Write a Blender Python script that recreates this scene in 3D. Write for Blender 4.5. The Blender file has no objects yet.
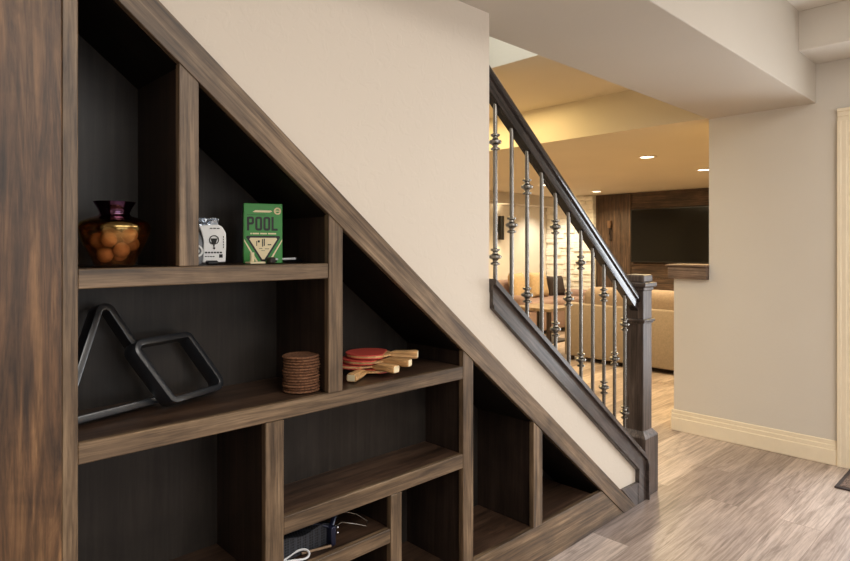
import bpy, bmesh, math, random
from mathutils import Vector, Matrix
random.seed(7)
scn = bpy.context.scene
COL = scn.collection
PI = math.pi

# ---------------------------------------------------------------- colours / nodes
def lin(v):
    v /= 255.0
    return v / 12.92 if v <= 0.04045 else ((v + 0.055) / 1.055) ** 2.4
def C(r, g, b): return (lin(r), lin(g), lin(b), 1.0)

def newmat(name):
    m = bpy.data.materials.new(name); m.use_nodes = True
    nt = m.node_tree
    return m, nt, nt.nodes['Principled BSDF']
def N(nt, kind, **kw):
    n = nt.nodes.new(kind)
    for k, v in kw.items(): setattr(n, k, v)
    return n
def ramp(nt, fac, stops):
    r = N(nt, 'ShaderNodeValToRGB')
    e = r.color_ramp.elements
    while len(e) < len(stops): e.new(0.5)
    for el, (p, c) in zip(e, stops): el.position = p; el.color = c
    nt.links.new(fac, r.inputs[0]); return r.outputs[0]
def noise(nt, vec, scale, detail=4, rough=.55, dist=0):
    n = N(nt, 'ShaderNodeTexNoise')
    n.inputs['Scale'].default_value = scale; n.inputs['Detail'].default_value = detail
    n.inputs['Roughness'].default_value = rough; n.inputs['Distortion'].default_value = dist
    if vec is not None: nt.links.new(vec, n.inputs['Vector'])
    return n.outputs['Fac']
def mix(nt, a, b, fac, mode='MIX'):
    m = N(nt, 'ShaderNodeMix', data_type='RGBA', blend_type=mode)
    for sock, v in ((m.inputs[0], fac), (m.inputs[6], a), (m.inputs[7], b)):
        if hasattr(v, 'is_output'): nt.links.new(v, sock)
        else: sock.default_value = v
    return m.outputs[2]
def bump(nt, bs, h, strength, dist=.002):
    b = N(nt, 'ShaderNodeBump'); b.inputs['Strength'].default_value = strength; b.inputs['Distance'].default_value = dist
    nt.links.new(h, b.inputs['Height']); nt.links.new(b.outputs[0], bs.inputs['Normal'])
def objvec(nt, scale=(1, 1, 1), rot=(0, 0, 0), rnd=True):
    tc = N(nt, 'ShaderNodeTexCoord'); v = tc.outputs['Object']
    if rnd:
        oi = N(nt, 'ShaderNodeObjectInfo')
        mu = N(nt, 'ShaderNodeMath', operation='MULTIPLY'); mu.inputs[1].default_value = 37.0
        nt.links.new(oi.outputs['Random'], mu.inputs[0])
        ad = N(nt, 'ShaderNodeVectorMath', operation='ADD')
        nt.links.new(v, ad.inputs[0]); nt.links.new(mu.outputs[0], ad.inputs[1]); v = ad.outputs[0]
    mp = N(nt, 'ShaderNodeMapping'); nt.links.new(v, mp.inputs[0])
    mp.inputs['Scale'].default_value = scale; mp.inputs['Rotation'].default_value = rot
    return mp.outputs[0]
def plain(name, col, rough=.5, metal=0, var=.08, spec=.5, scale=20, coat=0, bmp=0):
    m, nt, b = newmat(name)
    v = objvec(nt)
    f = noise(nt, v, scale)
    lo = tuple(c * (1 - var) for c in col[:3]) + (1,); hi = tuple(min(1, c * (1 + var)) for c in col[:3]) + (1,)
    nt.links.new(ramp(nt, f, [(.3, lo), (.7, hi)]), b.inputs['Base Color'])
    b.inputs['Roughness'].default_value = rough; b.inputs['Metallic'].default_value = metal
    b.inputs['Specular IOR Level'].default_value = spec; b.inputs['Coat Weight'].default_value = coat
    if bmp: bump(nt, b, f, bmp)
    return m
DIAG = math.atan(.807)
def wood(name, dark, midc, light, axis='X', rough=.42, bs=.12, streak=34, blotch=4.0, spec=.5, dist=.9, con=.8):
    m, nt, b = newmat(name)
    lo, hi = 1.6, streak
    sc = {'X': (lo, hi, hi), 'Y': (hi, lo, hi), 'Z': (hi, hi, lo), 'D': (lo, hi, hi)}[axis]
    if axis == 'D':   # rotate first so that the falling diagonal becomes local x
        tc = objvec(nt, (1, 1, 1), (0, -DIAG, 0)); mp = N(nt, 'ShaderNodeMapping'); nt.links.new(tc, mp.inputs[0])
        mp.inputs['Scale'].default_value = sc; v = mp.outputs[0]; vb = tc
    else:
        v = objvec(nt, sc); vb = objvec(nt)
    grain = noise(nt, v, 1.0, 8, .62, dist)
    fine = noise(nt, v, 4.0, 4, .65, .3)
    bl = noise(nt, vb, blotch, 4, .6, .6)
    c1 = ramp(nt, grain, [(.30, dark), (.5, midc), (.72, light)])
    c2 = mix(nt, c1, ramp(nt, fine, [(.36, (.48, .46, .44, 1)), (.58, (1.14, 1.14, 1.14, 1))]), con, 'MULTIPLY')
    c3 = mix(nt, c2, ramp(nt, bl, [(.3, (.55, .53, .52, 1)), (.62, (1.15, 1.13, 1.1, 1))]), .8, 'MULTIPLY')
    nt.links.new(c3, b.inputs['Base Color'])
    b.inputs['Roughness'].default_value = rough; b.inputs['Specular IOR Level'].default_value = spec
    bump(nt, b, fine, bs, .001)
    return m
def paint(name, col, bs=.25):
    m, nt, b = newmat(name)
    v = objvec(nt, rnd=False)
    f = noise(nt, v, 24, 3, .5, .8)
    f2 = noise(nt, v, 1.3, 2)
    lo = tuple(c * .97 for c in col[:3]) + (1,); hi = tuple(min(1, c * 1.02) for c in col[:3]) + (1,)
    nt.links.new(ramp(nt, f2, [(.3, lo), (.7, hi)]), b.inputs['Base Color'])
    b.inputs['Roughness'].default_value = .75; b.inputs['Specular IOR Level'].default_value = .25
    h = ramp(nt, f, [(.52, (0, 0, 0, 1)), (.6, (1, 1, 1, 1))])
    bump(nt, b, h, bs, .0015)
    return m

M = {}
WD, WM, WL = C(66, 53, 41), C(112, 92, 71), C(154, 131, 104)
for ax in 'XZD': M['wood' + ax] = wood('stained_wood_' + ax, WD, WM, WL, ax)
M['panel'] = wood('panel_wood', C(60, 43, 30), C(106, 77, 52), C(150, 113, 77), 'Z', streak=24, blotch=5.5, dist=2.2)
ID, IM, IL = C(22, 16, 13), C(34, 26, 21), C(46, 36, 30)  # inner woods share the face stain; cubby shade is darkened into their colours
M['inZ'] = wood('shade_toned_wood_upright', C(34, 26, 22), C(52, 41, 35), C(64, 51, 43), 'Z', rough=.5, spec=.3, con=.4)
M['inB'] = wood('shade_toned_wood_back', C(38, 33, 30), C(46, 41, 37), C(54, 48, 44), 'Z', rough=.42, spec=.3, con=.25, bs=.04)
M['inD'] = wood('shade_toned_wood_lining', C(16, 13, 11), C(24, 19, 16), C(32, 26, 22), 'D', rough=.6, spec=.15)  # near-black to carry the deep shade under the slope
M['inX'] = wood('shade_toned_wood_board', C(48, 36, 28), C(76, 57, 45), C(100, 78, 62), 'X', rough=.36)
M['railX'] = wood('rail_wood_x', C(52, 44, 41), C(80, 70, 66), C(108, 96, 90), 'X', rough=.25, bs=.05)
M['railZ'] = wood('rail_wood_z', C(58, 46, 41), C(86, 73, 66), C(116, 102, 94), 'Z', rough=.36, bs=.05)
M['railD'] = wood('rail_wood_d', C(30, 25, 24), C(46, 39, 37), C(64, 55, 52), 'D', rough=.16, bs=.05)
M['skirt'] = wood('skirt_wood', C(50, 43, 40), C(78, 69, 65), C(104, 93, 88), 'D', rough=.3, bs=.05)
M['paint'] = paint('cream_wall_paint', C(222, 211, 196), .18)
M['paint2'] = paint('taupe_wall_paint', C(219, 212, 201), .12)
M['ceil'] = paint('ceiling_paint', C(226, 219, 208), .12)
M['lceil'] = paint('tan_living_ceiling', C(216, 204, 180), .1)
M['beamp'] = paint('beam_paint', C(200, 191, 178), .1)
M['trim'] = plain('white_trim_paint', C(244, 230, 204), .35, var=.02)
M['doorp'] = plain('white_door_paint', C(244, 243, 240), .35, var=.02)
M['iron'] = plain('pewter_iron', C(142, 138, 132), .26, .95, .12)
M['black'] = plain('black_plastic', C(16, 16, 18), .28, 0, .15, spec=.6)
M['rack'] = plain('black_rack_plastic', C(34, 36, 40), .36, 0, .15, spec=.8, coat=.5)
M['screen'] = plain('tv_screen', C(9, 9, 10), .12, 0, .05, spec=.35)
M['nickel'] = plain('brushed_nickel', C(180, 175, 168), .3, 1)
M['sofa'] = plain('tan_upholstery', C(150, 136, 122), .9, var=.1, scale=60, bmp=.3)
M['sofac'] = plain('tan_cushion', C(140, 122, 106), .9, var=.12, scale=50, bmp=.3)
M['mauve'] = plain('mauve_upholstery', C(150, 125, 116), .9, var=.1, scale=60, bmp=.3)
M['gold'] = plain('gold_cushion', C(196, 170, 134), .9, var=.12, scale=40, bmp=.3)
M['darkfab'] = plain('dark_fabric', C(58, 48, 46), .9, var=.1, scale=60)
M['tabletop'] = wood('table_wood', C(110, 92, 74), C(140, 120, 98), C(166, 146, 122), 'X')
M['darkwood'] = wood('dark_leg_wood', C(30, 22, 20), C(46, 34, 30), C(60, 46, 40), 'Z')
M['barnX'] = wood('barn_wood_x', C(40, 29, 22), C(80, 60, 46), C(114, 90, 72), 'X', rough=.65, blotch=3)
M['barnY'] = wood('barn_wood_y', C(40, 29, 22), C(80, 60, 46), C(114, 90, 72), 'Y', rough=.65, blotch=3)
M['barnZ'] = wood('barn_wood_z', C(40, 29, 22), C(80, 60, 46), C(114, 90, 72), 'Z', rough=.65, blotch=3)
M['ledge'] = wood('ledge_wood', C(78, 62, 52), C(128, 106, 90), C(166, 144, 126), 'Y', rough=.6)
M['stone'] = plain('white_ledge_stone', C(242, 238, 228), .9, var=.08, scale=14, bmp=.6)
M['red'] = plain('red_rubber', C(204, 80, 68), .5, var=.08, scale=60)
M['paddlewood'] = wood('paddle_wood', C(190, 140, 86), C(222, 176, 120), C(238, 200, 150), 'X', rough=.5)
M['paddle_edge'] = plain('tan_tape', C(140, 116, 92), .6)
M['cream'] = plain('cream_card', C(236, 220, 180), .6, var=.03)
M['green'] = plain('green_card', C(58, 140, 62), .45, var=.05, scale=10)
M['greenside'] = plain('green_card_edge', C(92, 150, 80), .5, var=.05)
M['ink'] = plain('black_ink', C(18, 20, 18), .5, var=.02)
M['white'] = plain('white_label', C(250, 250, 248), .5, var=.03)
M['grey'] = plain('grey_pouch', C(112, 114, 118), .4, .2, .15)
M['foil'] = plain('silver_foil', C(196, 204, 214), .25, .8, .25, scale=90, bmp=.6)
M['navy'] = plain('navy_bracket', C(30, 34, 56), .3, .3, .15)
M['wire'] = plain('steel_wire', C(170, 170, 172), .25, 1)
M['cord'] = plain('white_cord', C(222, 222, 224), .6, var=.05)
M['ball'] = plain('orange_brown_wood_ball', C(216, 164, 122), .5, var=.3, scale=26)
M['stair'] = plain('stair_carpet', C(170, 155, 135), .95, var=.12, scale=120)

def mat_floor():
    m, nt, b = newmat('greyed_plank_floor')
    v = objvec(nt, rnd=False)
    br = N(nt, 'ShaderNodeTexBrick'); nt.links.new(v, br.inputs['Vector'])
    br.offset = .37; br.offset_frequency = 2
    for k, x in (('Scale', 1), ('Mortar Size', .0012), ('Mortar Smooth', .3), ('Bias', 0), ('Brick Width', 1.22), ('Row Height', .18)):
        br.inputs[k].default_value = x
    br.inputs['Color1'].default_value = (0, 0, 0, 1); br.inputs['Color2'].default_value = (1, 1, 1, 1); br.inputs['Mortar'].default_value = (.5, .5, .5, 1)
    tone = ramp(nt, br.outputs['Color'], [(0, C(138, 122, 114)), (.5, C(172, 155, 146)), (1, C(204, 188, 178))])
    # each plank samples the grain at its own place
    sh = N(nt, 'ShaderNodeVectorMath', operation='MULTIPLY_ADD'); nt.links.new(br.outputs['Color'], sh.inputs[0])
    sh.inputs[1].default_value = (13, 7, 5); nt.links.new(v, sh.inputs[2])
    mp = N(nt, 'ShaderNodeMapping'); nt.links.new(sh.outputs[0], mp.inputs[0]); mp.inputs['Scale'].default_value = (1.8, 18, 18)
    g = noise(nt, mp.outputs[0], 1.0, 8, .65, 1.6)
    mp2 = N(nt, 'ShaderNodeMapping'); nt.links.new(sh.outputs[0], mp2.inputs[0]); mp2.inputs['Scale'].default_value = (5, 120, 120)
    g2 = noise(nt, mp2.outputs[0], 1.0, 4, .6, .3)
    c = mix(nt, tone, ramp(nt, g, [(.32, (.50, .47, .45, 1)), (.52, (1, 1, 1, 1)), (.7, (1.16, 1.16, 1.16, 1))]), .9, 'MULTIPLY')
    c = mix(nt, c, ramp(nt, g2, [(.38, (.66, .64, .62, 1)), (.58, (1.1, 1.1, 1.1, 1))]), .8, 'MULTIPLY')
    c = mix(nt, c, (.16, .12, .10, 1), mathmul(nt, br.outputs['Fac'], .6))
    nt.links.new(c, b.inputs['Base Color']); b.inputs['Roughness'].default_value = .34
    bump(nt, b, g2, .08, .001)
    return m
def mathmul(nt, a, k):
    n = N(nt, 'ShaderNodeMath', operation='MULTIPLY'); nt.links.new(a, n.inputs[0]); n.inputs[1].default_value = k
    return n.outputs[0]
M['floor'] = mat_floor()

def mat_weave():
    m, nt, b = newmat('brown_wicker')
    v = objvec(nt, (1, 1, 1))
    w = N(nt, 'ShaderNodeTexWave', wave_type='RINGS', rings_direction='SPHERICAL'); nt.links.new(objvec(nt, rnd=False), w.inputs['Vector'])
    w.inputs['Scale'].default_value = 60; w.inputs['Distortion'].default_value = 3
    f = noise(nt, v, 160, 3)
    c = ramp(nt, f, [(.3, C(92, 60, 42)), (.55, C(138, 96, 68)), (.75, C(168, 124, 90))])
    nt.links.new(c, b.inputs['Base Color']); b.inputs['Roughness'].default_value = .7
    bump(nt, b, w.outputs['Fac'], .5, .002)
    return m
M['weave'] = mat_weave()
def mat_net():
    m, nt, b = newmat('black_netting')
    v = objvec(nt, (1, 1, 1), (0, 0, .35), rnd=False)
    ck = N(nt, 'ShaderNodeTexBrick'); nt.links.new(v, ck.inputs['Vector'])
    vm = N(nt, 'ShaderNodeTexVoronoi', distance='CHEBYCHEV'); nt.links.new(v, vm.inputs['Vector']); vm.inputs['Scale'].default_value = 130; vm.inputs['Randomness'].default_value = .1
    nt.links.new(ramp(nt, vm.outputs['Distance'], [(.3, C(10, 10, 12)), (.45, C(52, 54, 62))]), b.inputs['Base Color'])
    b.inputs['Roughness'].default_value = .7
    return m
M['net'] = mat_net()
def mat_mat():
    m, nt, b = newmat('brown_mat_fibre')
    f = noise(nt, objvec(nt, (40, 160, 40)), 1, 4)
    nt.links.new(ramp(nt, f, [(.3, C(60, 46, 38)), (.7, C(128, 106, 92))]), b.inputs['Base Color']); b.inputs['Roughness'].default_value = .95
    bump(nt, b, f, .6, .003)
    return m
M['mat'] = mat_mat()
def mat_glass():
    m, nt, b = newmat('amber_iridescent_glass')
    nt.nodes.remove(b); out = nt.nodes['Material Output']
    tc = N(nt, 'ShaderNodeTexCoord'); sep = N(nt, 'ShaderNodeSeparateXYZ'); nt.links.new(tc.outputs['Object'], sep.inputs[0])
    mr = N(nt, 'ShaderNodeMapRange'); nt.links.new(sep.outputs['Z'], mr.inputs[0]); mr.inputs[1].default_value = 0; mr.inputs[2].default_value = .155
    tint = ramp(nt, mr.outputs[0], [(0, C(252, 238, 222)), (.5, C(250, 236, 216)), (.70, C(190, 156, 120)), (.8, C(96, 50, 70)), (1, C(84, 36, 66))])
    tr = N(nt, 'ShaderNodeBsdfTransparent'); nt.links.new(tint, tr.inputs[0])
    gl = N(nt, 'ShaderNodeBsdfGlossy'); gl.inputs['Roughness'].default_value = .08
    gc = ramp(nt, mr.outputs[0], [(0, C(255, 214, 160)), (.68, C(255, 226, 150)), (.82, C(230, 170, 220)), (1, C(200, 140, 200))])
    nt.links.new(gc, gl.inputs[0])
    lw = N(nt, 'ShaderNodeLayerWeight'); lw.inputs[0].default_value = .35
    mr2 = N(nt, 'ShaderNodeMapRange'); nt.links.new(lw.outputs['Facing'], mr2.inputs[0]); mr2.inputs[3].default_value = .13; mr2.inputs[4].default_value = .6
    mx = N(nt, 'ShaderNodeMixShader'); nt.links.new(mr2.outputs[0], mx.inputs[0]); nt.links.new(tr.outputs[0], mx.inputs[1]); nt.links.new(gl.outputs[0], mx.inputs[2])
    nt.links.new(mx.outputs[0], out.inputs[0])
    return m
M['glass'] = mat_glass()
def emit(name, col, s):
    m, nt, b = newmat(name)
    b.inputs['Base Color'].default_value = col; b.inputs['Emission Color'].default_value = col; b.inputs['Emission Strength'].default_value = s
    return m
def mat_clear():
    m, nt, b = newmat('clear_glass'); nt.nodes.remove(b); out = nt.nodes['Material Output']
    tr = N(nt, 'ShaderNodeBsdfTransparent'); gl = N(nt, 'ShaderNodeBsdfGlossy'); gl.inputs['Roughness'].default_value = .02
    mx = N(nt, 'ShaderNodeMixShader'); mx.inputs[0].default_value = .06
    nt.links.new(tr.outputs[0], mx.inputs[1]); nt.links.new(gl.outputs[0], mx.inputs[2]); nt.links.new(mx.outputs[0], out.inputs[0])
    return m
M['clear'] = mat_clear()
M['lamp'] = emit('lit_diffuser', (1, .93, .8, 1), 6)
M['amber'] = emit('amber_lamp_glass', C(92, 66, 46), .0)

# ---------------------------------------------------------------- mesh helpers
class MB:
    def __init__(self): self.bm = bmesh.new()
    def _take(self, tmp, mtx=None):
        if mtx is not None: bmesh.ops.transform(tmp, matrix=mtx, verts=tmp.verts)
        me = bpy.data.meshes.new('t'); tmp.to_mesh(me); tmp.free(); self.bm.from_mesh(me); bpy.data.meshes.remove(me); return self
    def box(self, x0, x1, y0, y1, z0, z1, bev=.0015, seg=1, mtx=None):
        t = bmesh.new(); bmesh.ops.create_cube(t, size=1)
        for v in t.verts: v.co = Vector(((x0 + x1) / 2 + v.co.x * (x1 - x0), (y0 + y1) / 2 + v.co.y * (y1 - y0), (z0 + z1) / 2 + v.co.z * (z1 - z0)))
        if bev: bmesh.ops.bevel(t, geom=t.edges[:], offset=bev, segments=seg, profile=.5, affect='EDGES')
        return self._take(t, mtx)
    def prism(self, pts, a0, a1, plane='XZ', bev=0, mtx=None):
        t = bmesh.new()
        def co(p, a): return {'XZ': (p[0], a, p[1]), 'YZ': (a, p[0], p[1]), 'XY': (p[0], p[1], a)}[plane]
        A = [t.verts.new(co(p, a0)) for p in pts]; B = [t.verts.new(co(p, a1)) for p in pts]
        t.faces.new(A); t.faces.new(B[::-1])
        for i in range(len(pts)):
            j = (i + 1) % len(pts); t.faces.new((A[j], A[i], B[i], B[j]))
        bmesh.ops.recalc_face_normals(t, faces=t.faces[:])
        if bev: bmesh.ops.bevel(t, geom=t.edges[:], offset=bev, segments=1, profile=.5, affect='EDGES')
        bmesh.ops.triangulate(t, faces=[f for f in t.faces if len(f.verts) > 4])
        return self._take(t, mtx)
    def ring(self, outer, inner, a0, a1, mtx=None):          # frame between two matching XZ outlines
        t = bmesh.new(); n = len(outer)
        V = [[t.verts.new((p[0], a, p[1])) for p in q] for a in (a0, a1) for q in (outer, inner)]
        o0, i0, o1, i1 = V
        for k in range(n):
            j = (k + 1) % n
            for q in ((o0[k], o0[j], i0[j], i0[k]), (o1[j], o1[k], i1[k], i1[j]), (o0[j], o0[k], o1[k], o1[j]), (i0[k], i0[j], i1[j], i1[k])): t.faces.new(q)
        bmesh.ops.recalc_face_normals(t, faces=t.faces[:])
        es = [e for e in t.edges if abs(e.verts[0].co.y - e.verts[1].co.y) < 1e-6 and ((e.verts[0] in o0 and e.verts[1] in o0) or (e.verts[0] in i0 and e.verts[1] in i0) or (e.verts[0] in o1 and e.verts[1] in o1) or (e.verts[0] in i1 and e.verts[1] in i1))]
        bmesh.ops.bevel(t, geom=es, offset=.0022, segments=2, profile=.5, affect='EDGES')
        return self._take(t, mtx)
    def lathe(self, prof, seg=32, mtx=None):
        t = bmesh.new(); rings = []
        for r, z in prof:
            if r < 1e-6: rings.append([t.verts.new((0, 0, z))])
            else: rings.append([t.verts.new((r * math.cos(2 * PI * k / seg), r * math.sin(2 * PI * k / seg), z)) for k in range(seg)])
        for a, b in zip(rings, rings[1:]):
            for k in range(seg):
                j = (k + 1) % seg
                if len(a) == 1 and len(b) == 1: continue
                if len(a) == 1: t.faces.new((a[0], b[j], b[k]))
                elif len(b) == 1: t.faces.new((a[k], a[j], b[0]))
                else: t.faces.new((a[k], a[j], b[j], b[k]))
        bmesh.ops.recalc_face_normals(t, faces=t.faces[:])
        return self._take(t, mtx)
    def tube(self, pts, r, seg=8, closed=False):
        t = bmesh.new(); pts = [Vector(p) for p in pts]; n = len(pts); rings = []
        for i, p in enumerate(pts):
            a = pts[i - 1] if (i or closed) else p; b = pts[(i + 1) % n] if (i < n - 1 or closed) else p
            d = (b - a).normalized(); up = Vector((0, 0, 1)) if abs(d.z) < .95 else Vector((1, 0, 0))
            u = d.cross(up).normalized(); w = u.cross(d)
            rings.append([t.verts.new(p + r * (math.cos(2 * PI * k / seg) * u + math.sin(2 * PI * k / seg) * w)) for k in range(seg)])
        for i in range(n if closed else n - 1):
            a, b = rings[i], rings[(i + 1) % n]
            for k in range(seg): t.faces.new((a[k], a[(k + 1) % seg], b[(k + 1) % seg], b[k]))
        if not closed: t.faces.new(rings[0][::-1]); t.faces.new(rings[-1])
        bmesh.ops.recalc_face_normals(t, faces=t.faces[:])
        return self._take(t)
    def sweep(self, prof, p0, p1, right):                     # profile (right, up-ish) swept along p0->p1 with vertical end cuts
        t = bmesh.new(); p0, p1, right = Vector(p0), Vector(p1), Vector(right)
        A = [t.verts.new(p0 + right * u + Vector((0, 0, w))) for u, w in prof]; B = [t.verts.new(p1 + right * u + Vector((0, 0, w))) for u, w in prof]
        t.faces.new(A); t.faces.new(B[::-1])
        for i in range(len(prof)):
            j = (i + 1) % len(prof); t.faces.new((A[j], A[i], B[i], B[j]))
        bmesh.ops.recalc_face_normals(t, faces=t.faces[:])
        return self._take(t)
    def ball(self, c, r, seg=20, sc=(1, 1, 1)):
        t = bmesh.new(); bmesh.ops.create_uvsphere(t, u_segments=seg, v_segments=seg // 2, radius=r)
        return self._take(t, Matrix.Translation(c) @ Matrix.Diagonal((*sc, 1)))
    def build(self, name, mat, parent=None, smooth=False, origin=None):
        """vertices are in world coordinates unless the parent is turned, then in the parent's own"""
        off = Vector((0, 0, 0))
        if parent is not None and not parent.get('_local'): off = world(parent)
        if origin is not None: off = Vector(origin)
        bmesh.ops.translate(self.bm, verts=self.bm.verts, vec=-off)
        me = bpy.data.meshes.new(name); self.bm.to_mesh(me); self.bm.free()
        me.materials.append(mat)
        if smooth:
            me.shade_smooth()
            try: me.set_sharp_from_angle(angle=math.radians(smooth if smooth > 1 else 40))
            except Exception: pass
        o = bpy.data.objects.new(name, me); COL.objects.link(o)
        if parent is not None:
            o.parent = parent
            if parent.get('_local'): o['_local'] = 1
        if origin is not None: o.location = origin
        return o
def world(o):
    v = Vector((0, 0, 0))
    while o is not None: v = v + o.location; o = o.parent
    return v
def tag(o, label=None, cat=None, group=None, kind=None):
    if label: o['label'] = label
    if cat: o['category'] = cat
    if group: o['group'] = group
    if kind: o['kind'] = kind
    return o
def empty(name, loc, label, cat, group=None, mtx=None):
    o = bpy.data.objects.new(name, None); o.empty_display_size = .05; COL.objects.link(o); o.location = loc
    if mtx is not None: o.matrix_world = mtx; o['_local'] = 1
    return tag(o, label, cat, group)
def struct(mb, name, mat): return tag(mb.build(name, mat), kind='structure')
def bx(*a, **k): return MB().box(*a, **k)
def copy_tree(o, parent=None):
    c = o.copy(); COL.objects.link(c); c.parent = parent
    for ch in list(o.children): copy_tree(ch, c)
    return c

# ---------------------------------------------------------------- key dimensions
F0 = 1.44                      # front of the shelving
BK = 1.745                     # back of the shelving
WF, WB = 1.457, 1.60           # stair wall, front and back
RX = 4.24                      # right wall
BZ = 2.18                      # underside of beam and of the low ceiling
CZ = 2.64                      # main ceiling
zo = lambda x: 1.878 - .807 * (x - .515)      # upper edge of the diagonal board
zi = lambda x: zo(x) - .097                   # lower edge
zc = lambda x: .204 + .781 * (2.955 - x)      # top of the stair skirt

# ================================================================ SETTING
struct(bx(-2.2, 9.2, -3.7, 6.35, -.1, 0, bev=0), 'floor', M['floor'])
struct(bx(-2.2, RX + .12, -3.7, .99, CZ, CZ + .1, bev=0), 'ceiling', M['ceil'])
struct(bx(-2.2, RX + .02, .985, 1.618, BZ, CZ + .1, bev=.003), 'ceiling_beam', M['beamp'])
struct(bx(3.88, RX, -3.7, .99, 2.415, CZ, bev=.004), 'ceiling_soffit', M['paint2'])
struct(MB().prism([(.3, zo(.3) - .05), (.3, BZ), (1.728, BZ), (1.728, zc(1.728) - .03), (2.945, .18), (2.945, .02), (2.79, .02)], WF, WB), 'wall_front', M['paint'])
struct(bx(-2.2, -.42, WF, WB, 0, BZ, bev=0), 'wall_front.001', M['paint'])
wr = MB()
wr.box(RX, RX + .12, -3.7, -.05, 0, CZ, bev=0); wr.box(RX, RX + .12, -.05, .80, 2.05, CZ, bev=0)
wr.box(RX, RX + .12, .80, 1.616, 0, CZ, bev=0); wr.box(RX, RX + .12, 1.616, 1.858, 0, 1.078, bev=0)
struct(wr, 'wall_right', M['paint2'])
struct(bx(-2.3, -2.2, -3.7, 6.35, 0, CZ, bev=0), 'wall_left', M['paint2'])
struct(bx(-2.3, RX + .12, -3.8, -3.7, 0, CZ, bev=0), 'wall_back', M['paint2'])
# stairwell behind the front wall
struct(bx(-.6, 3.02, 2.55, 2.67, 0, 3.6, bev=0), 'wall_stair_far', M['paint2'])
struct(bx(-.7, -.6, WB, 2.67, 0, 3.6, bev=0), 'wall_stair_end', M['paint2'])
struct(bx(-.6, 3.07, 1.50, 1.62, CZ + .1, 3.6, bev=0), 'wall_stair_near', M['paint2'])
struct(bx(3.022, 3.031, 1.626, 2.67, 2.475, 3.6, bev=0), 'wall_stair_header', M['ceil'])
struct(bx(-.7, 3.07, 1.50, 2.67, 3.6, 3.7, bev=0), 'ceiling_stair', M['ceil'])
st = MB()
for i in range(11):
    xr = 2.80 - .2305 * i
    st.box(xr - .2305, xr + .02, BK + .02, 2.545, .18 * (i + 1) - .035, .18 * (i + 1), bev=.006)
    st.box(xr - .02, xr, BK + .02, 2.545, .18 * i, .18 * (i + 1) - .035, bev=0)
struct(st, 'stairs', M['stair'])
# living room
struct(MB().prism([(3.0315, 1.626), (4.2, 1.626), (4.2, 6.35), (2.86, 6.35), (2.86, 2.671), (3.0315, 2.671)], 2.475, 2.6, 'XY'), 'ceiling_living_high', M['lceil'])
struct(MB().prism([(4.2, 1.619), (RX + .121, 1.619), (RX + .121, .95), (9.2, .95), (9.2, 6.35), (4.2, 6.35)], BZ, 2.6, 'XY'), 'ceiling_living_low', M['lceil'])
struct(bx(9.08, 9.2, .95, 6.35, 0, BZ, bev=0), 'wall_far', M['paint2'])
struct(bx(2.97, 9.2, 6.23, 6.35, 0, 2.475, bev=0), 'wall_living_left', M['paint2'])
struct(bx(2.74, 2.86, 2.67, 6.35, 0, 2.6, bev=0), 'wall_living_near', M['paint2'])
struct(bx(RX + .12, 9.2, .83, .95, 0, BZ, bev=0), 'wall_living_right', M['paint2'])
struct(bx(2.98, 9.06, 5.98, 6.23, 2.005, BZ - .002, bev=.003), 'trim_soffit', M['beamp'])

# baseboards
def base_prof(y0, y1, x=RX):
    m = MB()
    m.box(x - .018, x - .0005, y0, y1, .0, .092, bev=.003); m.box(x - .013, x - .0005, y0, y1, .09, .120, bev=.003); m.box(x - .008, x - .0005, y0, y1, .118, .147, bev=.003)
    return m
struct(base_prof(.874, 1.874), 'baseboard_right', M['trim'])
e = MB()
for h0, h1, t in ((0, .092, .018), (.09, .12, .013), (.118, .147, .008)): e.box(RX + .0005, RX + .12, 1.8585, 1.858 + t, h0, h1, bev=.003)
struct(e, 'baseboard_end', M['trim'])
struct(base_prof(-3.69, -.125), 'baseboard_right.001', M['trim'])
struct(bx(9.066, 9.0795, .96, 2.6, 0, .14, bev=.003), 'baseboard_far', M['trim'])

# door in the right wall
cas = MB()
for y0, y1 in ((.80, .874), (-.124, -.05)):
    s = 1 if y0 > 0 else -1
    o_ = y1 if s > 0 else y0; i_ = y0 if s > 0 else y1
    for a, b, t in ((0, 1, .012), (.35, 1, .018), (.72, 1, .024)):
        ya, yb = sorted((i_ + (o_ - i_) * a, i_ + (o_ - i_) * b)); cas.box(RX - t, RX - .0005, ya, yb, 0, 2.05, bev=.002)
for a, b, t in ((0, 1, .012), (.35, 1, .018), (.72, 1, .024)):
    cas.box(RX - t, RX - .0005, -.124 + .074 * (1 - b) * 0, .874, 2.05 + .074 * a, 2.05 + .074 * b, bev=.002)
struct(cas, 'trim_door', M['trim'])
jm = MB(); jm.box(RX, RX + .12, .778, .799, 0, 2.049, bev=0); jm.box(RX, RX + .12, -.049, -.028, 0, 2.049, bev=0); jm.box(RX, RX + .12, -.028, .778, 2.03, 2.049, bev=0)
struct(jm, 'trim_jamb', M['doorp'])
dm = MB(); y0, y1, z0, z1 = -.026, .776, .008, 2.028
dm.box(RX + .03, RX + .07, y0, y0 + .11, z0, z1, bev=.002); dm.box(RX + .03, RX + .07, y1 - .11, y1, z0, z1, bev=.002)
dm.box(RX + .03, RX + .07, y0 + .11, y1 - .11, z0, z0 + .22, bev=.002); dm.box(RX + .03, RX + .07, y0 + .11, y1 - .11, z1 - .13, z1, bev=.002)
dr = struct(dm, 'door_1', M['doorp'])
bx(RX + .047, RX + .053, y0 + .105, y1 - .105, z0 + .215, z1 - .125, bev=0).build('pane', M['clear'], dr)  # assumed glazing, lets the added daylight lamp shine through
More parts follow.
